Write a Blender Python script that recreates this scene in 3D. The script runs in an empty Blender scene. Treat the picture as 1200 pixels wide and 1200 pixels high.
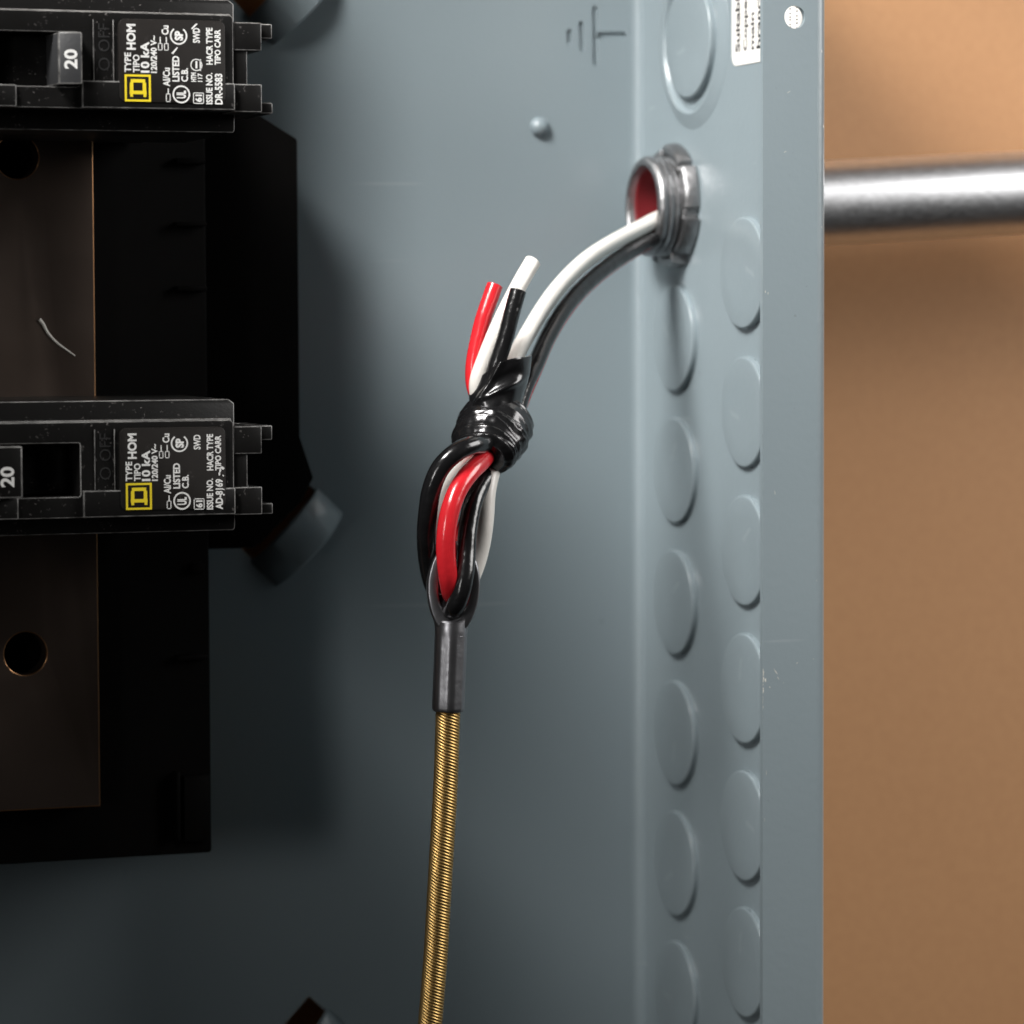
import bpy, bmesh, math, random
from mathutils import Vector, Matrix, noise
R = math.radians
random.seed(7)
S = 0.001                       # everything below is written in millimetres
scene = bpy.context.scene
col = scene.collection

# ------------------------------------------------------------------ camera
CAM = Vector((-274.083, -685.947, 41.035))
YAW, PIT, ROLL, FPX = R(19.5977), R(3.3168), R(-0.2315), 4002.08
_fw = Vector((math.sin(YAW)*math.cos(PIT), math.cos(YAW)*math.cos(PIT), -math.sin(PIT)))
_r = Vector((math.cos(YAW), -math.sin(YAW), 0))
_u = _r.cross(_fw)
RT = _r*math.cos(ROLL) + _u*math.sin(ROLL)
UP = -_r*math.sin(ROLL) + _u*math.cos(ROLL)
FW = _fw
cam_d = bpy.data.cameras.new('camera')
cam = bpy.data.objects.new('camera', cam_d)
col.objects.link(cam)
m = Matrix.Identity(4)
for i in range(3):
    m[i][0] = RT[i]; m[i][1] = UP[i]; m[i][2] = -FW[i]; m[i][3] = CAM[i]*S
cam.matrix_world = m
cam_d.sensor_width = 36.0
cam_d.sensor_fit = 'HORIZONTAL'
cam_d.lens = FPX/1200*36
cam_d.clip_start = 0.02
cam_d.clip_end = 20
cam_d.dof.use_dof = True
cam_d.dof.focus_distance = 0.628
cam_d.dof.aperture_fstop = 19
scene.camera = cam

# ------------------------------------------------------------------ light
world = bpy.data.worlds.new('World')
scene.world = world
world.use_nodes = True
world.node_tree.nodes['Background'].inputs[0].default_value = (1.0, 0.98, 0.97, 1)
world.node_tree.nodes['Background'].inputs[1].default_value = 0.005

def area(name, loc, target, sx, sy, power, color, spread=180):
    d = bpy.data.lights.new(name, 'AREA')
    d.shape = 'RECTANGLE'; d.size = sx*S; d.size_y = sy*S
    d.energy = power; d.color = color; d.spread = R(spread)
    o = bpy.data.objects.new(name, d); col.objects.link(o)
    o.location = Vector(loc)*S
    o.rotation_euler = (Vector(target)-Vector(loc)).to_track_quat('-Z', 'Y').to_euler()
    return o
area('key_softbox', (-300, -238, 368), (12, -40, 50), 150, 150, 0.335, (1.0, 0.98, 0.96), 40)
area('side_softbox', (560, -360, 310), (70, -20, -10), 400, 400, 3.7, (1.0, 0.98, 0.96), 150)
area('front_softbox', (-640, -560, 110), (-55, -82, 22), 100, 380, 0.045, (1.0, 0.98, 0.96), 24)

vs = scene.view_settings
vs.view_transform = 'Standard'
vs.look = 'None'
vs.exposure = 0.0
vs.gamma = 1.0

# ------------------------------------------------------------------ helpers
def back(px, py, axis, val):
    """photo pixel (1200 frame) -> point in mm on the plane axis=val"""
    d = FW + RT*((px-600)/FPX) - UP*((py-600)/FPX)
    t = (val-CAM[axis])/d[axis]
    return CAM + d*t
def atY(px, py, y): return back(px, py, 1, y)

def worldpos(o):
    p = Vector((0, 0, 0))
    while o is not None:
        p += o.location; o = o.parent
    return p/S

def link(name, me, mat, parent=None, loc=None):
    o = bpy.data.objects.new(name, me)
    col.objects.link(o)
    if mat and not me.materials: me.materials.append(mat)
    if parent is not None: o.parent = parent
    if loc is not None: o.location = Vector(loc)*S
    return o

def make(name, V, F, mat, parent=None, smooth=None):
    """mesh from world-mm vertices, stored relative to the parent"""
    off = worldpos(parent) if parent is not None else Vector((0, 0, 0))
    me = bpy.data.meshes.new(name)
    me.from_pydata([tuple((Vector(v)-off)*S) for v in V], [], F)
    bm = bmesh.new(); bm.from_mesh(me)
    bmesh.ops.recalc_face_normals(bm, faces=bm.faces)
    bm.to_mesh(me); bm.free()
    if smooth is not None:
        me.polygons.foreach_set('use_smooth', [True]*len(me.polygons))
        me.set_sharp_from_angle(angle=R(smooth))
    me.update()
    return link(name, me, mat, parent)

def thing(name, loc, label, cat, group=None):
    o = bpy.data.objects.new(name, None); col.objects.link(o)
    o.location = Vector(loc)*S
    o.empty_display_size = 0.01
    o['label'] = label; o['category'] = cat
    if group: o['group'] = group
    return o

def tag(o, label, cat, group=None):
    o['label'] = label; o['category'] = cat
    if group: o['group'] = group
    return o

def bm_to(name, bm, mat, parent, smooth=35):
    off = worldpos(parent) if parent is not None else Vector((0, 0, 0))
    bmesh.ops.recalc_face_normals(bm, faces=bm.faces)
    for v in bm.verts: v.co = (v.co-off)*S
    me = bpy.data.meshes.new(name); bm.to_mesh(me); bm.free()
    me.polygons.foreach_set('use_smooth', [True]*len(me.polygons))
    me.set_sharp_from_angle(angle=R(smooth))
    return link(name, me, mat, parent)

def prism(name, poly, y0, y1, mat, parent, bev=0.0, seg=2, axis='y', edge=None, smooth=35):
    """polygon in (x,z) extruded from y0 (towards the camera) to y1; axis 'x': polygon in (y,z); 'z': polygon in (x,y)"""
    bm = bmesh.new()
    def P(a, b, c):
        if axis == 'y': return (a, c, b)
        if axis == 'x': return (c, a, b)
        return (a, b, c)
    f = bm.faces.new([bm.verts.new(P(a, b, y0)) for a, b in poly])
    g = [bm.verts.new(P(a, b, y1)) for a, b in poly]
    bm.faces.new(list(reversed(g)))
    n = len(poly); fv = list(f.verts)
    for i in range(n):
        bm.faces.new((fv[i], fv[(i+1) % n], g[(i+1) % n], g[i]))
    bmesh.ops.recalc_face_normals(bm, faces=bm.faces)
    if bev > 0:
        es = [e for e in bm.edges if len(e.link_faces) == 2 and e.calc_face_angle(0) > R(25)]
        bmesh.ops.bevel(bm, geom=es, offset=bev, segments=seg, profile=0.5, affect='EDGES', clamp_overlap=True, material=1 if edge else -1)
    o = bm_to(name, bm, mat, parent, smooth)
    if edge: o.data.materials.append(edge)
    return o

def box(name, x0, x1, y0, y1, z0, z1, mat, parent, bev=0.0, seg=2, edge=None):
    return prism(name, [(x0, z0), (x1, z0), (x1, z1), (x0, z1)], y0, y1, mat, parent, bev, seg, edge=edge)

def round_rect(x0, x1, z0, z1, r, n=5):
    out = []
    for cx, cz, a0 in ((x1-r, z1-r, 0), (x0+r, z1-r, 90), (x0+r, z0+r, 180), (x1-r, z0+r, 270)):
        for k in range(n+1):
            a = R(a0+90*k/n); out.append((cx+r*math.cos(a), cz+r*math.sin(a)))
    return out
def circle(cx, cz, r, n=40, rz=None):
    return [(cx+r*math.cos(2*math.pi*k/n), cz+(rz or r)*math.sin(2*math.pi*k/n)) for k in range(n)]

def plate(name, outer, holes, y0, y1, mat, parent, bev=0.0, axis='y', edge=None):
    """flat sheet with holes; loops in (x,z); front face at y0, back at y1"""
    cu = bpy.data.curves.new('tmp', 'CURVE'); cu.dimensions = '2D'; cu.fill_mode = 'BOTH'
    for lp in [outer]+holes:
        sp = cu.splines.new('POLY'); sp.points.add(len(lp)-1)
        for p, (a, b) in zip(sp.points, lp): p.co = (a, b, 0, 1)
        sp.use_cyclic_u = True
    cu.extrude = abs(y1-y0)/2-bev; cu.bevel_depth = bev; cu.bevel_resolution = 2
    if bev > 0: cu.offset = -bev
    ob = bpy.data.objects.new('tmp', cu); col.objects.link(ob)
    dg = bpy.context.evaluated_depsgraph_get(); dg.update()
    me = bpy.data.meshes.new_from_object(ob.evaluated_get(dg))
    bpy.data.objects.remove(ob); bpy.data.curves.remove(cu)
    bm = bmesh.new(); bm.from_mesh(me); bpy.data.meshes.remove(me)
    bmesh.ops.remove_doubles(bm, verts=bm.verts, dist=1e-4)
    yc = (y0+y1)/2
    for v in bm.verts:
        a, b, c = v.co
        v.co = (a, yc+c, b) if axis == 'y' else (yc+c, a, b)
    if edge:
        bm.normal_update()
        for f in bm.faces:
            n_ = f.normal
            if 0.15 < abs(n_.y) < 0.985: f.material_index = 1
    o = bm_to(name, bm, mat, parent, 30)
    if edge: o.data.materials.append(edge)
    return o

def text_geo(body, bold=0.0):
    cu = bpy.data.curves.new('tmp', 'FONT'); cu.body = body; cu.offset = bold; cu.resolution_u = 3
    ob = bpy.data.objects.new('tmp', cu); col.objects.link(ob)
    dg = bpy.context.evaluated_depsgraph_get(); dg.update()
    me = bpy.data.meshes.new_from_object(ob.evaluated_get(dg))
    V = [tuple(v.co) for v in me.vertices]; F = [tuple(p.vertices) for p in me.polygons]
    bpy.data.objects.remove(ob); bpy.data.curves.remove(cu); bpy.data.meshes.remove(me)
    xs = [v[0] for v in V]; ys = [v[1] for v in V]
    x0, x1, y0, y1 = min(xs), max(xs), min(ys), max(ys)
    return [((v[0]-x0)/(x1-x0), (v[1]-y0)/(y1-y0)) for v in V], F

def catmull(P, n=10):
    P = [Vector(p) for p in P]
    Q = [P[0]*2-P[1]]+P+[P[-1]*2-P[-2]]
    out = []
    for i in range(1, len(Q)-2):
        a, b, c, d = Q[i-1:i+3]
        # centripetal parametrisation keeps bends free of kinks
        t0 = 0; t1 = t0+max((b-a).length, 1e-6)**.5; t2 = t1+max((c-b).length, 1e-6)**.5; t3 = t2+max((d-c).length, 1e-6)**.5
        for k in range(n):
            t = t1+(t2-t1)*k/n
            A1 = a*((t1-t)/(t1-t0))+b*((t-t0)/(t1-t0)); A2 = b*((t2-t)/(t2-t1))+c*((t-t1)/(t2-t1)); A3 = c*((t3-t)/(t3-t2))+d*((t-t2)/(t3-t2))
            B1 = A1*((t2-t)/(t2-t0))+A2*((t-t0)/(t2-t0)); B2 = A2*((t3-t)/(t3-t1))+A3*((t-t1)/(t3-t1))
            out.append(B1*((t2-t)/(t2-t1))+B2*((t-t1)/(t2-t1)))
    out.append(P[-1].copy())
    return out

def resmooth(P, it=3):
    for _ in range(it):
        P = [P[0]]+[(P[i-1]+P[i]*2+P[i+1])/4 for i in range(1, len(P)-1)]+[P[-1]]
    return P

def frames(P, n0=None):
    T = []
    for i in range(len(P)):
        T.append((P[min(i+1, len(P)-1)]-P[max(i-1, 0)]).normalized())
    n = n0 or Vector((0, -1, 0))
    n = (n-T[0]*n.dot(T[0])).normalized()
    out = []
    for t in T:
        n = (n-t*n.dot(t)).normalized()
        out.append((t, n, t.cross(n)))
    return out

def sweep(P, rad, sides=16, cap=True, closed=False, V=None, F=None, fr=None):
    """rad: number or f(i, angle)"""
    V = [] if V is None else V; F = [] if F is None else F
    b0 = len(V); fr = fr or frames(P); N = len(P)
    for i, p in enumerate(P):
        t, n, b = fr[i]
        for k in range(sides):
            a = 2*math.pi*k/sides
            r = rad(i, a) if callable(rad) else rad
            V.append(p+(n*math.cos(a)+b*math.sin(a))*r)
    for i in range(N-1 if not closed else N):
        j = (i+1) % N
        for k in range(sides):
            l = (k+1) % sides
            F.append((b0+i*sides+k, b0+i*sides+l, b0+j*sides+l, b0+j*sides+k))
    if cap and not closed:
        F.append(tuple(b0+k for k in range(sides)))
        F.append(tuple(b0+(N-1)*sides+k for k in range(sides)))
    return V, F

def lathe_x(name, prof, cy, cz, mat, parent, n=64, rfun=None, smooth=40, closed=True):
    """profile of (x, r) turned round the x axis through (cy, cz)"""
    V = []; F = []; m_ = len(prof)
    for k in range(n):
        a = 2*math.pi*k/n
        for j, (x, r) in enumerate(prof):
            rr = rfun(x, r, a) if rfun else r
            V.append((x, cy+rr*math.cos(a), cz+rr*math.sin(a)))
    for k in range(n):
        l = (k+1) % n
        for j in range(m_ if closed else m_-1):
            q = (j+1) % m_
            F.append((k*m_+j, l*m_+j, l*m_+q, k*m_+q))
    return make(name, V, F, mat, parent, smooth)

# ------------------------------------------------------------------ materials
class N:
    def __init__(s, name):
        s.m = bpy.data.materials.new(name); s.m.use_nodes = True
        s.t = s.m.node_tree; s.b = s.t.nodes['Principled BSDF']
        s.co = s.t.nodes.new('ShaderNodeTexCoord')
    def node(s, k, **kw):
        n = s.t.nodes.new(k)
        for a, v in kw.items(): setattr(n, a, v)
        return n
    def l(s, a, b): s.t.links.new(a, b)
    def noise(s, scale, detail=4, rough=.5, stretch=None):
        n = s.node('ShaderNodeTexNoise'); n.inputs['Scale'].default_value = scale
        n.inputs['Detail'].default_value = detail; n.inputs['Roughness'].default_value = rough
        if stretch:
            mp = s.node('ShaderNodeMapping'); mp.inputs['Scale'].default_value = stretch
            s.l(s.co.outputs['Object'], mp.inputs[0]); s.l(mp.outputs[0], n.inputs['Vector'])
        else: s.l(s.co.outputs['Object'], n.inputs['Vector'])
        return n.outputs['Fac']
    def ramp(s, fac, stops):
        n = s.node('ShaderNodeValToRGB'); e = n.color_ramp.elements
        while len(e) < len(stops): e.new(0.5)
        for q, (p, c) in zip(e, stops):
            q.position = p; q.color = (c, c, c, 1) if isinstance(c, (int, float)) else (*c, 1)
        s.l(fac, n.inputs[0]); return n.outputs[0]
    def mix(s, fac, a, b):
        n = s.node('ShaderNodeMix', data_type='RGBA')
        for q, v in ((0, fac), (6, a), (7, b)):
            if hasattr(v, 'is_linked') or hasattr(v, 'links'): s.l(v, n.inputs[q])
            elif q == 0: n.inputs[q].default_value = v
            else: n.inputs[q].default_value = (*v, 1)
        return n.outputs[2]
    def bump(s, h, strength, dist):
        n = s.node('ShaderNodeBump'); n.inputs['Strength'].default_value = strength
        n.inputs['Distance'].default_value = dist
        s.l(h, n.inputs['Height']); s.l(n.outputs[0], s.b.inputs['Normal'])
    def set(s, **kw):
        for k, v in kw.items():
            i = s.b.inputs[k.replace('_', ' ')]
            if hasattr(v, 'links'): s.l(v, i)
            else: i.default_value = (*v, 1) if isinstance(v, tuple) and len(v) == 3 else v
        return s.m

def mat_paint():
    n = N('grey_enamel')
    big = n.ramp(n.noise(18, 3), [(0.3, (0.212, 0.258, 0.278)), (0.7, (0.225, 0.272, 0.292))])
    speck = n.ramp(n.noise(900, 2, .6), [(0.74, 0.0), (0.78, 1.0)])
    c = n.mix(speck, big, (0.17, 0.19, 0.20))
    spot = n.ramp(n.noise(75, 2, .5), [(0.755, 0.0), (0.79, 0.45)])
    c = n.mix(spot, c, (0.08, 0.085, 0.085))
    mp = n.node('ShaderNodeMapping'); mp.inputs['Rotation'].default_value = (0, R(28), 0); mp.inputs['Scale'].default_value = (14, 60, 420)
    n.l(n.co.outputs['Object'], mp.inputs[0])
    sn = n.node('ShaderNodeTexNoise'); sn.inputs['Scale'].default_value = 1.0; sn.inputs['Detail'].default_value = 2
    n.l(mp.outputs[0], sn.inputs['Vector'])
    scr = n.ramp(sn.outputs['Fac'], [(0.715, 0.0), (0.75, 0.28)])
    c = n.mix(scr, c, (0.36, 0.40, 0.42))
    n.bump(n.noise(650, 2), 0.10, 0.0004)
    rg = n.ramp(n.noise(40, 4, .6, (1, 1, .6)), [(0.3, 0.30), (0.75, 0.40)])
    return n.set(Base_Color=c, Roughness=rg, Specular_IOR_Level=0.5, Coat_Weight=0.25, Coat_Roughness=0.22)
def mat_black(name, base, rough, dust=True, coat=0.0):
    n = N(name)
    c = n.mix(n.noise(300, 3), base, tuple(x*1.5 for x in base))
    if dust:
        d = n.ramp(n.noise(1100, 2, .8), [(0.64, 0.0), (0.70, 1.0)])
        d2 = n.ramp(n.noise(110, 2), [(0.45, 0.0), (0.7, 0.9)])
        mm = n.node('ShaderNodeMath', operation='MULTIPLY'); n.l(d, mm.inputs[0]); n.l(d2, mm.inputs[1])
        c = n.mix(mm.outputs[0], c, (0.16, 0.15, 0.145))
    n.bump(n.noise(2500, 2), 0.12, 0.0001)
    return n.set(Base_Color=c, Roughness=rough, Coat_Weight=coat, Coat_Roughness=0.12)
def mat_simple(name, base, rough, metal=0.0, bump=None, coat=0.0, var=0.12, spec=0.5, scale=250):
    n = N(name)
    c = n.mix(n.noise(scale, 3), tuple(x*(1-var) for x in base), tuple(min(1, x*(1+var)) for x in base))
    if bump: n.bump(n.noise(bump[0], 3), bump[1], bump[2])
    return n.set(Base_Color=c, Roughness=rough, Metallic=metal, Coat_Weight=coat, Coat_Roughness=0.1, Specular_IOR_Level=spec)

M = {}
M['paint'] = mat_paint()
M['black'] = mat_black('black_moulded_plastic', (0.0065, 0.0063, 0.0061), 0.33)
M['black'].node_tree.nodes['Principled BSDF'].inputs['Specular IOR Level'].default_value = 0.3
M['worn_glint'] = None
def mat_worn_glint():
    n = N('scuffed_glint_edge')  # bevel colour: scuffed plastic plus edge glints painted lighter
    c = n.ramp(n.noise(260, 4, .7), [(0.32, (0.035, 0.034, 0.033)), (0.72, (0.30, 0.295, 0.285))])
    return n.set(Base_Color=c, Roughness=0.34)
M['worn_glint'] = mat_worn_glint()
M['label_black'] = mat_black('black_label_film', (0.012, 0.0105, 0.0095), 0.42)
M['label_black'].node_tree.nodes['Principled BSDF'].inputs['Specular IOR Level'].default_value = 0.3
M['deep'] = mat_black('black_base_plastic', (0.0022, 0.0020, 0.0019), 0.6, dust=False)
M['deep'].node_tree.nodes['Principled BSDF'].inputs['Specular IOR Level'].default_value = 0.05
M['white_ink'] = mat_simple('white_ink', (0.74, 0.74, 0.72), 0.6, var=0.2, scale=2500)
M['yellow_ink'] = mat_simple('yellow_ink', (0.80, 0.62, 0.02), 0.5, var=0.08)
M['white_wire'] = mat_simple('white_wire_insulation', (0.78, 0.75, 0.70), 0.38, coat=0.2, var=0.04, bump=(500, .25, .0003))
M['black_wire'] = mat_simple('black_wire_insulation', (0.008, 0.008, 0.0085), 0.22, coat=0.3, bump=(170, .6, .0009), spec=.42)
M['red_wire'] = mat_simple('red_wire_insulation', (0.62, 0.020, 0.028), 0.24, coat=0.3, var=0.08, bump=(170, .4, .0008))
M['tape'] = mat_simple('black_vinyl_tape', (0.008, 0.008, 0.0085), 0.24, coat=0.3, bump=(300, .35, .0005))
M['gunmetal'] = mat_simple('dark_plated_steel', (0.30, 0.30, 0.315), 0.36, 1.0, bump=(600, .2, .0003), var=.25)
M['brass'] = mat_simple('brass_wire', (0.54, 0.36, 0.135), 0.40, 1.0, var=0.18)
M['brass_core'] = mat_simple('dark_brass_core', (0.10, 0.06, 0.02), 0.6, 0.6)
M['zinc'] = mat_simple('zinc_die_cast', (0.33, 0.33, 0.335), 0.42, 1.0, bump=(350, .6, .0006), var=.3)
M['red_reflection'] = mat_simple('red_throat_reflection', (0.13, 0.006, 0.009), 0.5)  # red wire's reflection in the bare metal throat, put into the colour
M['paper'] = mat_simple('white_sticker_paper', (0.78, 0.76, 0.72), 0.6, var=0.03)
M['print'] = mat_simple('black_print', (0.03, 0.03, 0.03), 0.7)
M['chip'] = mat_simple('bare_primer', (0.62, 0.60, 0.55), 0.6, var=.3, scale=2500)

def mat_board():
    n = N('tan_hardboard')
    a = n.ramp(n.noise(9, 4, .55), [(0.3, (0.520, 0.268, 0.120)), (0.72, (0.565, 0.300, 0.138))])
    f = n.ramp(n.noise(420, 3, .6), [(0.35, 0.0), (0.75, 0.5)])
    c = n.mix(f, a, (0.475, 0.238, 0.104))
    sp = n.ramp(n.noise(130, 1, .4), [(0.74, 0.0), (0.84, 0.45)])
    c = n.mix(sp, c, (0.34, 0.165, 0.07))
    n.bump(n.noise(300, 3), 0.06, 0.0006)
    return n.set(Base_Color=c, Roughness=0.62)
M['board'] = mat_board()
def mat_galv():
    n = N('galvanised_steel')
    c = n.ramp(n.noise(700, 4, .7, (.6, 1, 1)), [(0.3, (0.70, 0.71, 0.73)), (0.7, (0.80, 0.81, 0.83))])
    n.bump(n.noise(1100, 3, .6, (.6, 1, 1)), 0.10, 0.0002)
    return n.set(Base_Color=c, Metallic=1.0, Roughness=n.ramp(n.noise(1000, 3, .6, (.6, 1, 1)), [(0.3, 0.36), (0.7, 0.44)]))
M['galv'] = mat_galv()
def mat_bus():
    n = N('tarnished_bus_metal')
    c = n.ramp(n.noise(22, 3, .5), [(0.3, (0.150, 0.112, 0.090)), (0.7, (0.20, 0.155, 0.13))])
    rg = n.ramp(n.noise(30, 4, .6), [(0.3, 0.28), (0.7, 0.38)])
    n.bump(n.noise(120, 3), 0.1, 0.0006)
    return n.set(Base_Color=c, Metallic=0.9, Roughness=rg)
M['bus'] = mat_bus()
M['copper_glint'] = mat_simple('painted_copper_glint', (0.55, 0.30, 0.15), 0.35, 1.0, var=.3)  # brighter bevel colour paints the glint along the bus bar edges

# ------------------------------------------------------------------ setting
PY0, PY1 = 0.0, 1.3          # back sheet of the enclosure
DEP = -92.5                  # front plane of the flange
TH = 1.2                     # sheet thickness
ZB, ZT = -190.0, 150.0       # bottom and top of what is built
XL = -240.0
wb = box('backing_board', -420, 420, 14, 26, -420, 360, M['board'], None)
wb['kind'] = 'structure'

# ------------------------------------------------------------------ enclosure
enc = thing('panel_enclosure', (-120, 0, ZB), 'open grey enamelled steel electrical panel box with rows of round knockouts', 'electrical box')

def slanted_rect(c, L, W, ang):
    ca, sa = math.cos(R(ang)), math.sin(R(ang)); out = []
    for s, t in ((-1, -1), (1, -1), (1, 1), (-1, 1)):
        a, b = s*L/2, t*W/2
        out.append((c[0]+a*ca-b*sa, c[1]+a*sa+b*ca))
    return out
# lanced tabs: punched bridges with the board showing through the slot
TAB_ANG = 46
tabs = []
for (px, py) in ((340, 622), (336, -12), (352, 1232)):
    p = atY(px, py, 0); tabs.append((p.x, p.z))
def slot(pa, pb, w, n=6):
    """stadium from pa to pb"""
    a = Vector(pa); b = Vector(pb); d = (b-a).normalized(); ang = math.atan2(d.y, d.x); out = []
    for c, s in ((b, -90), (a, 90)):
        for k in range(n+1):
            q = ang+R(s+180*k/n); out.append((c.x+w*math.cos(q), c.y+w*math.sin(q)))
    return out
def P0(px, py):
    p = atY(px, py, 0); return (p.x, p.z)
strokes = [(P0(667, 37), P0(667, 49), .55), (P0(681, 28), P0(682, 57), .55), (P0(697, 10), P0(698, 74), .6), (P0(702.5, 41.5), P0(730, 41.5), .75)]
holes = [slanted_rect((tx-1.3, tz+1.3), 19.5, 9.6, TAB_ANG) for tx, tz in tabs]
holes += [slot(*s) for s in strokes]
plate('back_panel', [(XL, ZB), (-2.6, ZB), (-2.6, ZT), (XL, ZT)], holes, PY0, PY1, M['paint'], enc)
for s in strokes:
    prism('ground_symbol_stroke', slot(s[0], s[1], s[2]+.12), 0.62, PY1+.1, M['paint'], enc)
def lanced_tab(tx, tz):
    ca, sa = math.cos(R(TAB_ANG)), math.sin(R(TAB_ANG))
    V = []; F = []; n = 24; L = 21; W = 8.4
    for i in range(n+1):
        s = i/n; a = (s-.5)*L
        h = 5.0*math.sin(math.pi*min(1, max(0, s)))**.6
        for b, dz in ((-W/2, 0), (-W/2+.4, .35), (W/2-.4, .35), (W/2, 0), (W/2, -1.0), (-W/2, -1.0)):
            b2 = b*(1-.10*(2*s-1)**2) - 2.0
            V.append((tx+a*ca-b2*sa, -(h+dz)+0.2, tz+a*sa+b2*ca))
    for i in range(n):
        for k in range(6):
            l = (k+1) % 6
            F.append((i*6+k, i*6+l, (i+1)*6+l, (i+1)*6+k))
    F.append(tuple(range(6))); F.append(tuple(n*6+k for k in range(6)))
    return make('lanced_tab', V, F, M['paint'], enc, 40)
for tx, tz in tabs: lanced_tab(tx, tz)

def extrude_profile(name, prof, mat, parent, smooth=30):
    """prof: closed (x,y) loop, swept from ZB to ZT"""
    n = len(prof); V = [(x, y, ZB) for x, y in prof]+[(x, y, ZT) for x, y in prof]
    F = [(i, (i+1) % n, n+(i+1) % n, n+i) for i in range(n)]+[tuple(range(n)), tuple(range(2*n-1, n-1, -1))]
    return make(name, V, F, mat, parent, smooth)
def arc(cx, cy, r, a0, a1, n=8):
    return [(cx+r*math.cos(R(a0+(a1-a0)*k/n)), cy+r*math.sin(R(a0+(a1-a0)*k/n))) for k in range(n+1)]
# side wall: inner face x=0; inner bend at the back, outer bend at the front
inner = arc(-2.6, -2.6, 2.6, 90, 0)                       # back bend (inner side)
outer = arc(-2.6, -2.6, 2.6+1.3, 90, 0)
KY = (-20.53, -57.29); KP = 27.803; KZL0 = 35.84; KZR0 = 49.06
CY, CZ = KY[0], 63.4                                      # connector axis
fy = DEP
wall_prof = inner+[(0.0, fy+2.4)]+list(reversed(outer[1:]+[(1.3, fy+2.4)]))+[outer[0]]
extrude_profile('side_wall', wall_prof, M['paint'], enc)
# flange with a rounded outer bend and a drilled hole
hole = back(931.5, 20, 1, DEP)
fin = back(894, 300, 1, DEP).x
bend_o = arc(-1.1, fy+2.4, 2.4, 0, -90)
bend_i = arc(-1.1, fy+2.4, 1.1, 0, -90)
extrude_profile('flange_bend', bend_o+list(reversed(bend_i)), M['paint'], enc)
plate('flange', [(fin, ZB), (-1.1, ZB), (-1.1, ZT), (fin, ZT)], [circle(hole.x, hole.z, 2.15, 32)], fy, fy+1.3, M['paint'], enc, bev=0.0)
# knockouts
def ko_mesh(r, h, e):
    prof = [(0.6, r), (-h+e, r)]
    for k in range(1, 6):
        a = R(90*k/5); prof.append((-h+e-e*math.sin(a), r-e+e*math.cos(a)))
    prof += [(-h, r*.6), (-h, 0.02)]
    V = []; F = []; n = 48; q = len(prof)
    for k in range(n):
        a = 2*math.pi*k/n
        for x, rr in prof: V.append((x*S, rr*math.cos(a)*S, rr*math.sin(a)*S))
    for k in range(n):
        l = (k+1) % n
        for j in range(q-1): F.append((k*q+j, l*q+j, l*q+j+1, k*q+j+1))
    me = bpy.data.meshes.new('knockout'); me.from_pydata(V, [], F)
    bm = bmesh.new(); bm.from_mesh(me); bmesh.ops.recalc_face_normals(bm, faces=bm.faces); bm.to_mesh(me); bm.free()
    me.polygons.foreach_set('use_smooth', [True]*len(me.polygons)); me.set_sharp_from_angle(angle=R(50))
    me.materials.append(M['paint']); return me
ko = ko_mesh(11.1, 1.25, 0.42)
eo = worldpos(enc)
for i in range(7):
    k_ = link('knockout', ko, None, enc, Vector((random.uniform(-.14, .14), KY[0], KZL0-KP*i))-eo)
    k_.rotation_euler = (random.uniform(0, 6.28), R(random.uniform(-.7, .7)), R(random.uniform(-.7, .7)))
for i in range(7):
    k_ = link('knockout', ko, None, enc, Vector((random.uniform(-.14, .14), KY[1], KZR0-KP*i))-eo)
    k_.rotation_euler = (random.uniform(0, 6.28), R(random.uniform(-.7, .7)), R(random.uniform(-.7, .7)))
# large two-ring knockout near the top
kb = back(813, 47, 0, 0)
lathe_x('knockout_ring', [(0.3, 14.2), (-0.15, 14.6), (-0.8, 14.9), (-0.95, 15.2), (-0.85, 15.6), (-0.05, 18.3), (0.3, 18.5)], kb.y, kb.z, M['paint'], enc, 64)
kbig = ko_mesh(12.0, 1.5, 0.5)
link('knockout', kbig, None, enc, Vector((0, kb.y, kb.z))-eo)
# rivet on the back panel
rv = atY(632, 149, 0)
V = []; F = []
n = 24; rows = 7
for j in range(rows):
    a = R(90*j/(rows-1)); rr = 2.15*math.cos(a)+.001; h = 2.0*math.sin(a)
    for k in range(n):
        b = 2*math.pi*k/n; V.append((rv.x+rr*math.cos(b), -h+.05, rv.z+rr*math.sin(b)))
for j in range(rows-1):
    for k in range(n): F.append((j*n+k, j*n+(k+1) % n, (j+1)*n+(k+1) % n, (j+1)*n+k))
make('rivet', V, F, M['paint'], enc, 60)
# paper sticker on the side wall, running on behind the flange
s0 = back(858.5, 78, 0, 0)
st = prism('sticker', [(a, b) for a, b in round_rect(-86, s0.y, s0.z, s0.z+46, 2.2)], -0.18, 0.05, M['paper'], enc, axis='x')
V = []; F = []
def dash(y0, y1, z0, z1):
    b = len(V); V.extend([(-0.21, y0, z0), (-0.21, y1, z0), (-0.21, y1, z1), (-0.21, y0, z1)]); F.append((b, b+1, b+2, b+3))
yy = s0.y-1.7
for row, body in enumerate(('Suitable', 'Copper', 'main', 'branch')):
    v_, f_ = text_geo(body, .03); k = len(V)
    hh = 2.5 if body in ('Suitable', 'Copper', 'branch') else 1.75
    ln = {'Suitable': 13.0, 'Copper': 11.5, 'main': 7.4, 'branch': 11.4}[body]
    drop = .55 if body == 'Copper' else 0.0
    for u, v in v_: V.append((-0.21, yy-2.6-drop+hh*v, s0.z+2.6+ln*u))
    F.extend(tuple(k+q for q in f) for f in f_)
    yy -= 3.5
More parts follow.
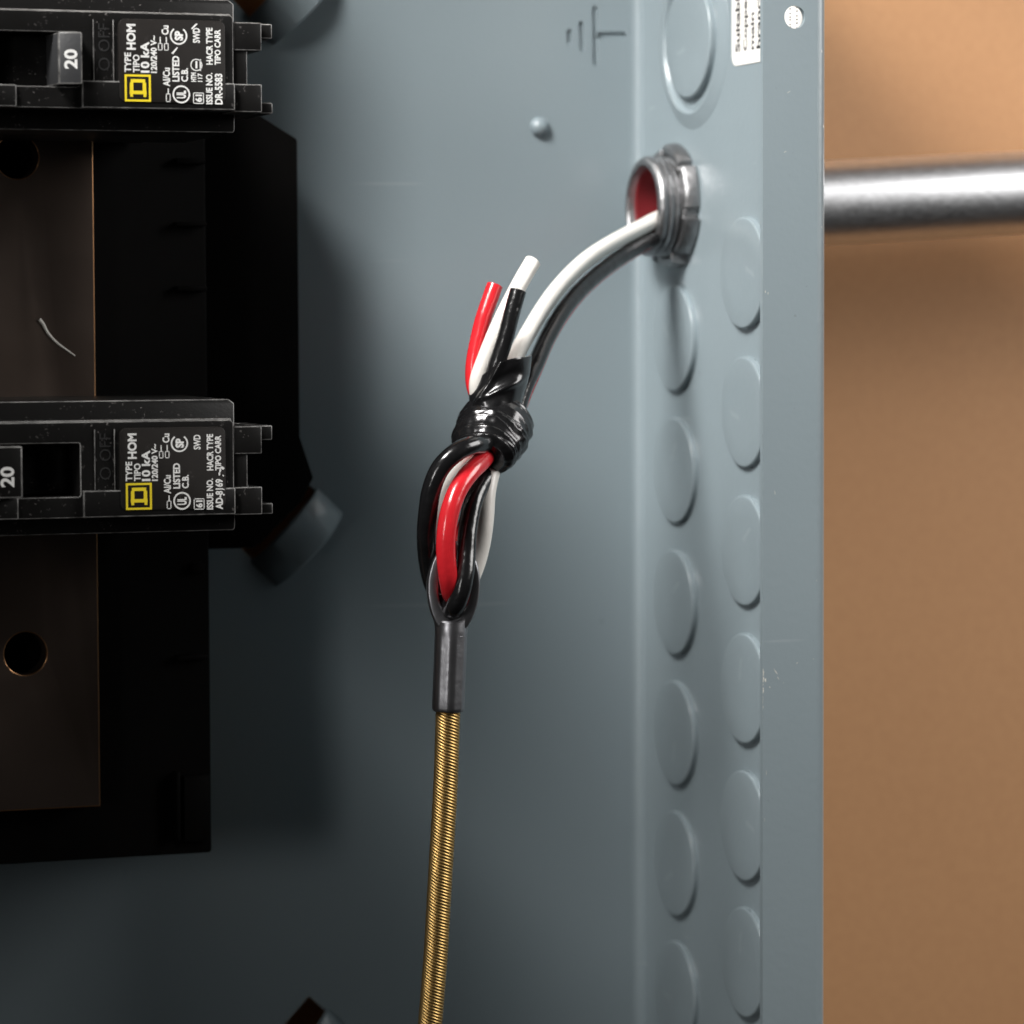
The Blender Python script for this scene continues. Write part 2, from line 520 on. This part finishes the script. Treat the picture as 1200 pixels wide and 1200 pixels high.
# finer printed lines further along, seen only through the drilled hole
while yy > -84:
    z = s0.z+3.0
    while z < s0.z+40:
        w = random.choice((.5, .7, .9))
        dash(yy-.9, yy, z, z+.22)
        z += w
    yy -= 3.1
make('sticker_print', V, F, M['print'], st)
# chipped paint along the flange edge
V = []; F = []
def flake(px, py, w, h, a=0.0):
    c = back(px, py, 1, fy); b = len(V); k = 7
    for i in range(k):
        q = 2*math.pi*i/k; rr = random.uniform(.45, 1.1)
        x, z = w*rr*math.cos(q), h*rr*math.sin(q)
        V.append((max(fin+.02, c.x+x*math.cos(a)-z*math.sin(a)), fy-.02-random.random()*.004, c.z+x*math.sin(a)+z*math.cos(a)))
    F.append(tuple(range(b, b+k)))
for py in range(784, 846, 3):
    flake(893.2+random.random()*1.2-(py-784)*.02, py+random.random()*2, random.uniform(.16, .42), random.uniform(.3, .8))
for px, py, w, h, a in ((897, 797, .25, .5, 0), (909, 787, .10, .75, .6), (912, 795, .07, .4, .5), (902, 805, .12, .2, 0), (934, 777, .08, .35, -.9), (918, 800, .05, .12, 0), (953, 772, .1, .1, 0),
                        (900, 344, .06, .3, 0), (897, 342, .1, .35, 0), (908, 577, .05, .7, .2), (924, 108, .07, .5, -1), (920, 178, .06, .55, -1), (963, 60, .1, .35, 0), (965, 148, .1, .3, 0), (963, 266, .1, .18, 0), (898, 905, .05, .6, 0), (896, 960, .05, .5, 0), (957, 680, .06, .14, 0)):
    flake(px, py, w, h, a)
make('paint_chips', V, F, M['chip'], enc)['kind'] = 'stuff'

# ------------------------------------------------------------------ conduit and connector
pe = back(1230, 221, 1, CY); pa = Vector((16.0, CY, CZ))
d = (back(1200, 225, 1, CY)-back(972, 237, 1, CY)).normalized()
p0 = back(972, 237.5, 1, CY); p0 = p0-d*(p0.x-4.0)/d.x
P = [p0+d*t for t in range(0, 225, 8)]
V, F = sweep(P, 9.0, 128)
con = make('metal_conduit', V, F, M['galv'], None, 40)
tag(con, 'shiny galvanised steel conduit tube running off across the tan board', 'conduit')

cn = thing('conduit_connector', (0, CY, CZ), 'threaded zinc conduit connector with notched locknut, wires coming out of its mouth', 'connector')
pr = [(14.0, 10.2), (-0.2, 10.2)]
x = -0.2
while x > -6.6:
    pr += [(x-.15, 9.75), (x-.55, 9.75), (x-.85, 10.45), (x-1.15, 10.45)]
    x -= 1.4
pr += [(x-.25, 10.2), (x-.7, 9.85), (x-.95, 9.3), (x-.85, 8.6), (x-.2, 8.25), (8, 8.2), (14, 8.2)]
XE = x-.95
def thread(xx, r, a):
    return r + (0.12*noise.noise(Vector((xx*.7, math.cos(a)*3, math.sin(a)*3))) if r > 9.3 and xx < -.1 else 0)
lathe_x('threaded_sleeve', pr, CY, CZ, M['zinc'], cn, 72, thread, 35)
def nut(xx, r, a):
    if r < 11: return r
    k = (math.degrees(a)+22) % 51.43
    if k < 9: return r-1.7
    return r-.75*(k-9)/42.4
lathe_x('locknut', [(-0.1, 10.3), (-0.1, 13.0), (-.5, 13.25), (-2.5, 13.0), (-3.2, 12.6), (-3.4, 11.8), (-3.1, 10.6), (-2.5, 10.3)], CY, CZ, M['zinc'], cn, 180, nut, 30)
lathe_x('throat_reflection', [(XE+1.6, 8.12), (XE+1.9, 7.75), (24, 7.75), (24, 8.12)], CY, CZ, M['red_reflection'], cn, 48)  # added tube that carries the painted red reflection

# ------------------------------------------------------------------ panel interior (black base, bus bar)
bi = thing('panel_interior', (-170, 0, -100), 'black plastic breaker mounting base with tarnished bus bars behind the two breakers', 'breaker base')
def X_at(px, py, y): return atY(px, py, y).x
def Z_at(px, py, y): return atY(px, py, y).z
YB = -34
xr = X_at(245, 600, YB); zb = Z_at(200, 1002, YB)
box('mounting_base', XL+6, xr, YB, -0.2, zb, ZT-6, M['deep'], bi, 0.6)
YW = -22
a = [P0_ for P0_ in [(300, 132), (349, 163), (352, 512), (368, 560), (352, 590), (300, 642)]]
pts = [(X_at(px, py, YW), Z_at(px, py, YW)) for px, py in a]
xl = X_at(235, 400, YW)
poly = [(xl, pts[-1][1])]+list(reversed(pts))+[(xl, pts[0][1])]
prism('side_bracket', poly, YW, -6.5, M['deep'], bi, 0.5)
# ribs on the base
for (px0, py0, px1, py1, dy) in ((207, 185, 241, 192, 2.0), (207, 260, 243, 265, 2.4), (208, 335, 243, 341, 2.0), (210, 768, 244, 773, 2.2), (207, 905, 212, 985, 2.6), (216, 910, 246, 985, 1.6), (226, 660, 240, 672, 1.6)):
    y = YB-dy
    box('rib', X_at(px0, py0, y), X_at(px1, py1, y), y, YB+.5, Z_at(px1, py1, y), Z_at(px0, py0, y), M['deep'], bi, 0.2)
# bus bar with round holes
YBUS = -40
xb = X_at(114, 600, YBUS); zbb = Z_at(60, 948, YBUS)
hs = []
for px, py in ((20, 184), (30, 766)):
    q = atY(px, py, YBUS); hs.append(circle(q.x, q.z, 4.1, 40))
bar = plate('bus_bar', [(XL+20, zbb), (xb, zbb), (xb, ZT-10), (XL+20, ZT-10)], hs, YBUS, YB-1, M['bus'], bi, bev=0.25, edge=M['copper_glint'])
# pale scratch on the bus bar
q = [atY(px, py, YBUS) for px, py in ((46, 374), (50, 379), (56, 390), (66, 401), (78, 410), (88, 417))]
V, F = sweep(catmull([v+Vector((0, -.05, 0)) for v in q], 5), lambda i, a: .36-.009*i, 8)
make('scratch', V, F, M['chip'], bar, 50)

# ------------------------------------------------------------------ circuit breakers
YN = -90.0                   # breaker nose front
_k0 = atY(0, 548, YN); _k1 = atY(275, 548, YN)
KX = (_k1.x-_k0.x)/275.0
_k2 = atY(200, 500, YN); _k3 = atY(200, 600, YN)
KZ = (_k2.z-_k3.z)/100.0

def make_breaker(px, py, label, on, issue, extra):
    o = atY(px, py, YN)
    b = thing('circuit_breaker', (o.x, o.y, o.z), label, 'circuit breaker', 'circuit breakers on the black base')
    def X(p): return o.x+(p-275)*KX
    def Z(q): return o.z-(q-56)*KZ          # q: pixels below the nose top line
    def bx(name, x0, x1, q0, q1, d0, d1, mat, parent, bev=.22):
        return box(name, X(x0), X(x1), o.y+d0, o.y+d1, Z(q1), Z(q0), mat, parent, bev, edge=M['worn_glint'])
    XLb = -75
    # wide body and the deeper tier behind it
    prism('body', [(X(XLb), Z(134.5)), (X(289), Z(134.5)), (X(291), Z(131)), (X(291), Z(-18)), (X(284), Z(-23)), (X(XLb), Z(-23))], o.y+9.5, o.y+46, M['black'], b, .22, edge=M['worn_glint'])
    prism('rear_body', [(X(XLb), Z(133)), (X(248), Z(133)), (X(248), Z(-14)), (X(238), Z(-22.0)), (X(XLb), Z(-22))], o.y+46, -YB*-1-1.5, M['black'], b, .25, edge=M['worn_glint'])
    # nose with the handle slot cut through it
    slot_ = round_rect(X(-12), X(93), Z(87), Z(25), .35, 2)
    outer = round_rect(X(XLb), X(275), Z(112), Z(0), .9, 4)
    plate('nose', outer, [slot_], o.y+.7, o.y+9.6, M['black'], b, bev=.2, edge=M['worn_glint'])
    bx('nose_rim', XLb, 274.3, -1.6, 7, 1.8, 9.5, M['black'], b, .3)
    # raised lower part of the nose
    bx('lower_step', 95, 275, 80, 111.6, -.25, 2, M['black'], b, .25)
    bx('lower_step', XLb, 20, 86, 111.6, -.25, 2, M['black'], b, .25)
    bx('slot_floor', -14, 95, 22, 90, 8.2, 9.3, M['black'], b, .1)
    # wiring end: ears and small tabs
    bx('end_block', 274, 293, 34, 84, 1.6, 9.5, M['black'], b)
    bx('ear', 275.4, 309.5, 8, 41, 1.1, 14, M['black'], b)
    bx('ear', 275.4, 309.5, 80, 113, 1.1, 14, M['black'], b)
    bx('tab', 309, 326, 8, 25.5, 3.2, 22, M['black'], b)
    bx('tab', 309, 326, 100.5, 113.5, 3.2, 22, M['black'], b)
    prism('tab', [(X(309), Z(95)), (X(318), Z(95)), (X(314), Z(86)), (X(309), Z(84))], o.y+6, o.y+22, M['black'], b, .2, edge=M['worn_glint'])
    # frame lines round the embossed OFF field
    bx('moulded_line', 109.3, 110.6, 9, 80, .48, 1, M['black'], b, .1)
    bx('moulded_line', 132.6, 133.9, 9, 80, .48, 1, M['black'], b, .1)
    # handle
    hx0, hx1 = (65.5, 91.5) if not on else (-14, 21)
    V = [(X(hx0), o.y-3.6, 0), (X(hx1), o.y-3.6 if not on else o.y-3.2, 0), (X(hx1+(0 if not on else 3)), o.y+7, 0), (X(hx0-2), o.y+7, 0)]
    cx0, cx1 = (20, 97) if not on else (-14, 44)
    V = [(X(hx0), o.y-(2.2 if not on else 3.2)), (X(hx1), o.y-3.4), (X(hx1+1), o.y+8), (X(hx0-3), o.y+8)]
    h = prism('handle', V, Z(86), Z(26), M['black' if on else 'handle'], b, .3, axis='z', edge=M['worn_glint'])
    cyl = []
    xc, rr = X(40.5), (93-(-12))*KX/2-.3
    drum = [(xc+rr*math.cos(R(a)), o.y+8.15-2.4*math.sin(R(a))) for a in range(0, 181, 10)]
    prism('handle_drum', drum, Z(84.5), Z(27.5), M['black'], b, .1, axis='z')
    # rating number on the handle
    tv, tf = text_geo('20', .03)
    n0, n1 = (71.5, 86) if not on else (-4.5, 11.5)
    q0, q1 = (68.5, 46) if not on else (73, 49.5)
    def hy(xx):
        t = (xx-X(hx0))/(X(hx1)-X(hx0)); return (o.y-(2.2 if not on else 3.2))*(1-t)+(o.y-3.4)*t-.03
    V = []
    for u, v in tv:
        xx = X(n0+(n1-n0)*(1-v)) if False else X(n1-(n1-n0)*v)
        V.append((xx, hy(xx), Z(q0+(q1-q0)*u)))
    make('rating_number', V, tf, M['white_ink'], h)
    # label pad
    lab = prism('rating_label', round_rect(X(138.5), X(263), Z(104), Z(8), 1.2, 5), o.y-.42, o.y+1.2, M['label_black'], b, .1)
    YT = o.y-.455
    WV = []; WF = []; YV = []; YF = []
    def lx(zx): return X(120+zx/7.06)
    def lz(zy): return Z(4.2+zy/7.06)
    def put(body, zx0, zx1, zs, ze, bold=.012):
        v_, f_ = text_geo(body, bold); k = len(WV)
        for u, v in v_: WV.append((lx(zx1-(zx1-zx0)*v), YT, lz(zs+(ze-zs)*u)))
        WF.extend(tuple(k+i for i in f) for f in f_)
    def rect(A, AF, x0, x1, z0, z1):
        k = len(A); A.extend([(lx(x0), YT, lz(z0)), (lx(x1), YT, lz(z0)), (lx(x1), YT, lz(z1)), (lx(x0), YT, lz(z1))]); AF.append((k, k+1, k+2, k+3))
    def ring(cx, cz, r, w, a0=0, a1=360, A=None, AF=None, n=36):
        A = WV if A is None else A; AF = WF if AF is None else AF
        k = len(A)
        for i in range(n+1):
            a = R(a0+(a1-a0)*i/n)
            for q in (r-w/2, r+w/2): A.append((lx(cx+q*math.cos(a)), YT, lz(cz+q*math.sin(a))))
        for i in range(n): AF.append((k+2*i, k+2*i+1, k+2*i+3, k+2*i+2))
    def icon(x0, x1, zbot, zmid, ztop):
        w = 7; xm = (x0+x1)/2
        rect(WV, WF, x0, x0+w, zbot, zmid); rect(WV, WF, x1-w, x1, zbot, zmid)
        rect(WV, WF, x0, x1, zbot, zbot-w); rect(WV, WF, x0, x1, zmid+w, zmid)
        rect(WV, WF, xm-4, xm+5, zmid, ztop)
    put('TYPE', 172, 226, 463, 302, 0.026)
    put('HOM', 190, 266, 280, 70, 0.038)
    put('TIPO', 241, 297, 463, 318, 0.026)
    put('10 kA', 305, 378, 465, 212, 0.034)
    put('120/240 V~', 388, 440, 465, 160, 0.034)
    put('AI/Cu', 488, 548, 572, 420, 0.030)
    icon(512, 550, 700, 630, 588)
    icon(450, 487, 280, 220, 170); icon(500, 538, 280, 220, 170)
    put('Cu', 480, 540, 152, 75, 0.034)
    ring(640, 635, 67, 13); put('UL', 600, 680, 668, 604, 0.042)
    put('LISTED', 566, 626, 532, 322, 0.034)
    put('C.B.', 640, 698, 532, 420, 0.034)
    ring(622, 158, 66, 13, -55, 235); put('SP', 588, 660, 196, 118, 0.052)
    # small boxed number
    for a_, b_, c_, d_ in ((738, 828, 710, 703), (738, 828, 625, 618), (738, 745, 710, 618), (821, 828, 710, 618)): rect(WV, WF, a_, b_, c_, d_)
    put('61', 755, 812, 695, 634, 0.042)
    if extra:
        put('HTM', 722, 765, 530, 455, 0.042); put('117', 778, 818, 530, 460, 0.030)
        ring(768, 392, 46, 8); rect(WV, WF, 760, 776, 420, 360); rect(WV, WF, 795, 806, 440, 345)
        k = len(WV); WV.extend([(lx(560), YT, lz(300)), (lx(575), YT, lz(310)), (lx(615), YT, lz(255)), (lx(608), YT, lz(250))]); WF.append((k, k+1, k+2, k+3))
        k = len(WV); WV.extend([(lx(725), YT, lz(95)), (lx(735), YT, lz(102)), (lx(782), YT, lz(58)), (lx(770), YT, lz(52))]); WF.append((k, k+1, k+2, k+3))
    put('SWD', 740, 800, 212, 90, 0.030)
    put('ISSUE NO.', 846, 902, 712, 455, 0.032)
    put(issue, 920, 985, 712, 460, 0.034)
    put('HACR TYPE', 850, 906, 388, 85, 0.034)
    put('TIPO CARR', 920, 972, 388, 98, 0.034)
    make('lettering', WV, WF, M['white_ink'], lab)
    # yellow square emblem: a frame with a squared letter D lying on its back
    for a_, b_, c_, d_ in ((172, 388, 700, 683), (172, 388, 497, 480), (172, 189, 683, 497), (371, 388, 683, 497)): rect(YV, YF, a_, b_, c_, d_)
    for a_, b_, c_, d_ in ((212, 352, 640, 612), (216, 240, 662, 640), (326, 350, 662, 640), (214, 243, 612, 545), (320, 349, 612, 545), (222, 341, 545, 518)): rect(YV, YF, a_, b_, c_, d_)
    make('emblem', YV, YF, M['yellow_ink'], lab)
    # faint embossed O OFF
    OV = []; OF = []
    for body, q0, q1 in (('O', 68, 53), ('OFF', 46, 14)):
        v_, f_ = text_geo(body, -.004); k = len(OV)
        for u, v in v_: OV.append((X(129-13.5*v), o.y+.62, Z(q0+(q1-q0)*u)))
        OF.extend(tuple(k+i for i in f) for f in f_)
    make('off_mark', OV, OF, M['emboss'], b)
    if not extra:
        # scraped corner of the label
        SV = []; SF = []
        def fl(zx, zy, w, h, a):
            k = len(SV)
            for i in range(7):
                q = 2*math.pi*i/7; r_ = random.uniform(.6, 1.1); x_, z_ = w*r_*math.cos(q), h*r_*math.sin(q)
                SV.append((lx(zx+x_*math.cos(a)-z_*math.sin(a)), YT-.02, lz(zy+x_*math.sin(a)+z_*math.cos(a))))
            SF.append(tuple(range(k, k+7)))
        for zx, zy, w, h, a in ((980, 370, 22, 14, .3), (962, 388, 10, 22, .2), (955, 420, 9, 18, .1), (988, 432, 10, 6, .8), (985, 545, 18, 5, .3), (960, 480, 10, 6, .2), (990, 590, 9, 9, 0)): fl(zx, zy, w, h, a)
        make('label_scrape', SV, SF, M['white_ink'], lab)
    return b
M['handle'] = mat_simple('sheen_grey_handle_plastic', (0.045, 0.046, 0.048), 0.42, bump=(1500, .2, .0002))  # black handle plastic painted grey for the light its tilted face reflects
M['emboss'] = mat_simple('raised_plastic_letters', (0.03, 0.03, 0.03), 0.3)
make_breaker(275, 73.5, 'black circuit breaker with sheen-greyed handle thrown toward OFF, issue number DR-5583', False, 'DR-5583', True)
make_breaker(275.5, 547.5, 'black circuit breaker with scraped label and handle thrown away from OFF', True, 'AD-8169', False)

# ------------------------------------------------------------------ fish tape leader
EYE_Y = -82.0
ft = thing('fish_tape', tuple(atY(500, 1230, -76)), 'brass coil fish tape leader with dark steel ferrule and eyelet hooked by the wires', 'fish tape')
# ferrule
f0 = atY(528.5, 742, EYE_Y); f1 = atY(525, 832, EYE_Y+.5)
ax = (f1-f0); Lf = ax.length; ax.normalize()
side = (RT-ax*RT.dot(ax)).normalized(); fr_ = ax.cross(side)
if fr_.dot(FW) > 0: fr_ = -fr_          # towards the camera
V = []; F = []; ns = 72
def hexr(a, ap, cap, rot):
    k = (math.degrees(a)-rot) % 60-30
    return min(ap/math.cos(R(k)), cap)
rings = [(-2.2, 'c', 2.9), (-1.0, 'c', 3.0), (-.1, 'c', 3.02), (.8, 'h', 1.0), (1.4, 'h', 1), (4, 'h', 1), (8, 'h', 1), (12, 'h', 1), (Lf-.6, 'h', 1.0), (Lf-.1, 'h', .985), (Lf+.15, 'h', .94), (Lf+.15, 'h', .80), (Lf-.5, 'h', .76)]
for z, kind, k in rings:
    c = f0+ax*z
    for i in range(ns):
        a = 2*math.pi*i/ns
        r = k if kind == 'c' else hexr(a, 2.95, 3.06, 20)*k
        V.append(c+side*(r*math.cos(a))+fr_*(r*math.sin(a)))
for j in range(len(rings)-1):
    for i in range(ns):
        F.append((j*ns+i, j*ns+(i+1) % ns, (j+1)*ns+(i+1) % ns, (j+1)*ns+i))
F.append(tuple(range(ns))); F.append(tuple((len(rings)-1)*ns+i for i in range(ns)))
fer = make('ferrule', V, F, M['gunmetal'], ft, 40)
# eyelet: flattened ring running down into the ferrule neck
ec = atY(531, 687, EYE_Y)
an = R(-6)
eside = (side*math.cos(an)+fr_*math.sin(an)).normalized(); edep = (fr_*math.cos(an)-side*math.sin(an)).normalized()
V = []; F = []; ne = 72
sec = []
for (sx, sy) in ((1, 1), (-1, 1), (-1, -1), (1, -1)):
    a0 = {(1, 1): 0, (-1, 1): 90, (-1, -1): 180, (1, -1): 270}[(sx, sy)]
    for k in range(4):
        a = R(a0+30*k); sec.append((sx*.62+.38*math.cos(a), sy*.72+.28*math.sin(a)))
m_ = len(sec)
for i in range(ne):
    a = 2*math.pi*i/ne
    dn = max(0, -math.sin(a))                        # 1 at the bottom
    hw = 1.0+.65*dn**3; hd = 1.75+.35*dn
    cx, cz = 3.95*math.cos(a)*(1-.12*dn**2), 7.5*math.sin(a)
    nx, nz = math.cos(a)/3.95, math.sin(a)/7.5
    l_ = math.hypot(nx, nz); nx /= l_; nz /= l_
    for u, v in sec:
        V.append(ec+eside*(cx+nx*hw*u)-ax*(cz+nz*hw*u)+edep*(hd*v))
for i in range(ne):
    j = (i+1) % ne
    for k in range(m_):
        l = (k+1) % m_
        F.append((i*m_+k, i*m_+l, j*m_+l, j*m_+k))
make('eyelet', V, F, M['gunmetal'], ft, 40)
# shoulders from eyelet to ferrule
V = []; F = []
rows = 10
for j in range(rows):
    t = j/(rows-1); c = f0+ax*(-4.6+4.9*t)
    w = 4.35*(1-t)**1.0+3.02*t-.35*math.sin(math.pi*t); dd = 1.75+(3.0-1.75)*t**1.3
    for i in range(40):
        a = 2*math.pi*i/40
        V.append(c+side*(w*math.cos(a))+fr_*(dd*math.sin(a)))
for j in range(rows-1):
    for i in range(40): F.append((j*40+i, j*40+(i+1) % 40, (j+1)*40+(i+1) % 40, (j+1)*40+i))
bm_top = [f0+ax*(-3.1)]
# cut the top of the shoulders to a hollow so the eye stays open
for i in range(40):
    a = 2*math.pi*i/40; x_ = math.cos(a)
    V[i] = V[i]+ax*(2.4*(1-abs(x_)**1.6))
    V[40+i] = V[40+i]+ax*(1.9*(1-abs(x_)**1.6))
    V[80+i] = V[80+i]+ax*(1.4*(1-abs(x_)**1.6))
    V[120+i] = V[120+i]+ax*(.8*(1-abs(x_)**1.6))
F.append(tuple(range(40)))
make('neck', V, F, M['gunmetal'], ft, 50)
box_c = atY(522.5, 747, EYE_Y)
# coil: eight strands wound round a core
cpath = catmull([f1-ax*1.5]+[atY(px, py, y) for px, py, y in ((524.5, 850, -81.4), (523, 900, -81.2), (520.5, 950, -80.8), (517.5, 1000, -80.4), (514, 1060, -79.6), (510.5, 1120, -78.6), (504, 1200, -77.2), (500, 1245, -76.4))], 60)
L = [0]
for i in range(1, len(cpath)): L.append(L[-1]+(cpath[i]-cpath[i-1]).length)
def at_len(s):
    import bisect
    i = min(max(bisect.bisect(L, s)-1, 0), len(L)-2); t = (s-L[i])/max(L[i+1]-L[i], 1e-9)
    return cpath[i].lerp(cpath[i+1], t)
tot = L[-1]; lead = 4.7; per = 26
nn = int(tot/lead*per)
C = [at_len(tot*i/nn) for i in range(nn+1)]
cf = frames(C, fr_)
V = []; F = []
for s in range(8):
    H = []
    for i, c in enumerate(C):
        t, n1, b1 = cf[i]; a = -2*math.pi*(i/per)+2*math.pi*s/8
        H.append(c+(n1*math.cos(a)+b1*math.sin(a))*2.02)
    sweep(H, 0.325, 7, V=V, F=F)
co = make('coil', V, F, M['brass'], ft, 60)
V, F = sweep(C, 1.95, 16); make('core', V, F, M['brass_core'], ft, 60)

# ------------------------------------------------------------------ wires
RW = 1.82
def W(pts): return [atY(px, py, y) for px, py, y in pts]
def entry(dy, dz): return [Vector((26, CY+dy, CZ+dz+.6)), Vector((12, CY+dy, CZ+dz)), Vector((0, CY+dy, CZ+dz))]
def wire(name, pts, mat, label):
    P = resmooth(catmull(pts, 9), 4)
    L_ = len(P)
    def rad(i, a):
        k = 1.0-.13*min(1, max(0, (i-L_*.80)/(L_*.08)))-.10*min(1, max(0, (L_*.38-i)/(L_*.06)))
        if i == L_-1: k *= .80
        return RW*k
    P2 = P[:-1]+[P[-1]-(P[-1]-P[-2])*.25, P[-1]]
    L_ = len(P2)
    V, F = sweep(P2, rad, 18)
    w = make(name, V, F, mat, None, 50)
    return tag(w, label, 'wire')
white = entry(-1.5, -1.2)+W([(768, 258, -26), (745, 270, -30), (718, 284, -36), (690, 302, -42.5), (664, 326, -49), (642, 353, -55), (622, 385, -60.5), (603, 420, -65), (592, 452, -69), (586, 480, -71.5), (583, 515, -74), (577, 545, -77.5),
    (570, 575, -79.8), (567.5, 610, -80.5), (562, 645, -80.2), (552, 675, -80.0), (541, 692, -79.0),
    (530, 688, -76.5), (518, 665, -76.2), (511, 630, -78), (511, 600, -79.3), (519, 570, -80), (535, 545, -79.5), (552, 522, -77), (564, 495, -74), (562, 470, -73.5), (560, 448, -74.5), (568, 422, -75.2), (583, 385, -75), (602, 346, -74), (615, 322, -73), (624.5, 306, -72)])
wire('wire', white, M['white_wire'], 'white insulated wire looped through the eyelet, its stub end longest above the tape')
black = entry(-1.0, -5.0)+W([(766, 279, -27), (742, 292, -32), (712, 312, -39), (684, 336, -46), (660, 364, -53), (641, 396, -59), (627, 428, -64), (613, 458, -68), (604, 490, -71), (592, 525, -74.5), (572, 556, -78.5),
    (556, 585, -82), (549, 615, -83.8), (546.5, 645, -85.2), (545, 668, -86.3), (540.5, 692, -86.6), (533, 711.5, -85.2), (526, 714, -82.0),
    (517, 702, -78.6), (508, 685, -78.2), (502, 660, -79.6), (499.5, 630, -82), (501.5, 600, -84), (506, 572, -85.2), (517, 547, -86), (536, 529, -86.2), (553, 521.5, -85.2), (568, 519, -82.2), (580, 505, -78), (577, 475, -76.2), (575.5, 452, -76.6), (581, 430, -77.2), (591.5, 399, -77.4), (600.5, 364, -77.2), (607.5, 340, -76.8)])
wire('wire', black, M['black_wire'], 'black insulated wire running below the white one, its short stub ahead of the white')
red = entry(3.4, -4.6)+W([(766, 279, -23.2), (742, 293, -28), (712.5, 313, -35.2), (684.5, 337, -42.2), (661, 365, -49.2), (641.5, 397, -55.4), (626, 433, -61), (611, 468, -65.5), (600, 500, -69), (588, 530, -72), (570, 560, -75),
    (556, 590, -77.5), (545, 625, -79), (538, 655, -80), (533, 680, -79.5), (531.5, 697, -81.5), (528.5, 694, -84.5), (525, 675, -86.4), (522.5, 650, -87.2), (523, 625, -87.6), (527.5, 598, -87.4), (537, 573, -86.4), (551, 553, -84.6), (566, 538, -81.5), (578, 515, -77), (570, 480, -74), (557, 455, -72.2), (555, 430, -71.8), (559, 405, -71.6), (566, 375, -71.4), (574.5, 350, -71), (580, 334, -70.6)])
wire('wire', red, M['red_wire'], 'red insulated wire crossing in front of the loop, its stub leaning outermost')

# ------------------------------------------------------------------ electrical tape
tp = thing('electrical_tape', tuple(atY(575, 500, -75)), 'glossy black vinyl tape wound in a lumpy knot round the wires', 'tape')
def tube_wrap(name, A, B, nrow, ring_fn, nseg=120):
    """surface of revolution-like wrap; ring_fn(t, a) -> (ru, rv, along)"""
    axd = (B-A); Lw = axd.length; axd.normalize()
    u = (RT-axd*RT.dot(axd)).normalized(); v = axd.cross(u)
    if v.dot(FW) > 0: v = -v
    V = []; F = []
    for j in range(nrow+1):
        t = j/nrow
        for k in range(nseg):
            a = 2*math.pi*k/nseg
            ru, rv, al = ring_fn(t, a)
            V.append(A+axd*(Lw*t+al)+u*(ru*math.cos(a))+v*(rv*math.sin(a)))
    for j in range(nrow):
        for k in range(nseg):
            F.append((j*nseg+k, j*nseg+(k+1) % nseg, (j+1)*nseg+(k+1) % nseg, (j+1)*nseg+k))
    F.append(tuple(nrow*nseg+k for k in range(nseg)))
    F.append(tuple(range(nseg)))
    return make(name, V, F, M['tape'], tp, 55)
def knot_fn(t, a):
    env = [(0, .66), (.07, .86), (.2, 1.0), (.4, 1.05), (.6, 1.04), (.78, .96), (.92, .84), (1.0, .62)]
    for (p, q), (p2, q2) in zip(env, env[1:]):
        if p <= t <= p2:
            s = (t-p)/(p2-p); s = s*s*(3-2*s); e = q+(q2-q)*s; break
    # edges of overlapping turns, slightly helical and uneven
    w = 0.0
    for k, (ph, sl, am) in enumerate(((.08, .03, .05), (.19, -.04, .05), (.29, .05, .045), (.38, -.03, .055), (.47, .05, .05), (.55, -.04, .05), (.63, .04, .055), (.71, -.05, .05), (.79, .04, .05), (.88, -.03, .045))):
        edge = ph+sl*math.sin(a+k*1.7)+.02*math.sin(3*a+k)
        dlt = t-edge
        if dlt > 0: w += am*math.exp(-dlt*15)*min(1, dlt/.014)
    lump = .05*noise.noise(Vector((math.cos(a)*1.6, math.sin(a)*1.6, t*3.0)))+.018*noise.noise(Vector((math.cos(a)*5, math.sin(a)*5, t*7)))
    lump += .013*(1-2*abs(noise.noise(Vector((math.cos(a)*3.2+t*2.5, math.sin(a)*3.2-t*2.0, t*9)))))-.008
    bump = .09*math.exp(-(((a+.15+math.pi) % (2*math.pi)-math.pi)/.5)**2-((t-.25)/.16)**2)
    k = e*(1+w+lump)+bump
    al = .5*math.sin(a*2+1)*(1-abs(2*t-1))
    return 6.5*k, 5.9*k, al
tube_wrap('knot', atY(587, 480, -71.5), atY(566, 536, -80.5), 110, knot_fn)
def upper_fn(t, a):
    # slanted upper edge: low on the left, folds pulled towards the knot
    al = -3.3*math.cos(a)*(1-t)+.35*math.sin(3*a)*(1-t)
    k = 1.0+.05*math.sin(2*a+4*t)+.045*noise.noise(Vector((math.cos(a)*2, math.sin(a)*2, t*2.2)))
    f1_ = .10*math.exp(-((a-1.95-.9*(t-.4))/.16)**2)+.10*math.exp(-((t-.52-.22*(a-1.2))/.07)**2)*math.exp(-((a-1.3)/.7)**2)
    f2_ = -.06*math.exp(-((t-.30-.12*(a-1.2))/.10)**2)*math.exp(-((a-1.3)/.7)**2)
    k += f1_+f2_
    if t < .02: k *= .985
    return 5.25*k*(1-.09*t), 6.9*k*(1-.10*t), al
tube_wrap('upper_wrap', atY(588, 431, -73.0), atY(579, 486, -73.6), 48, upper_fn)
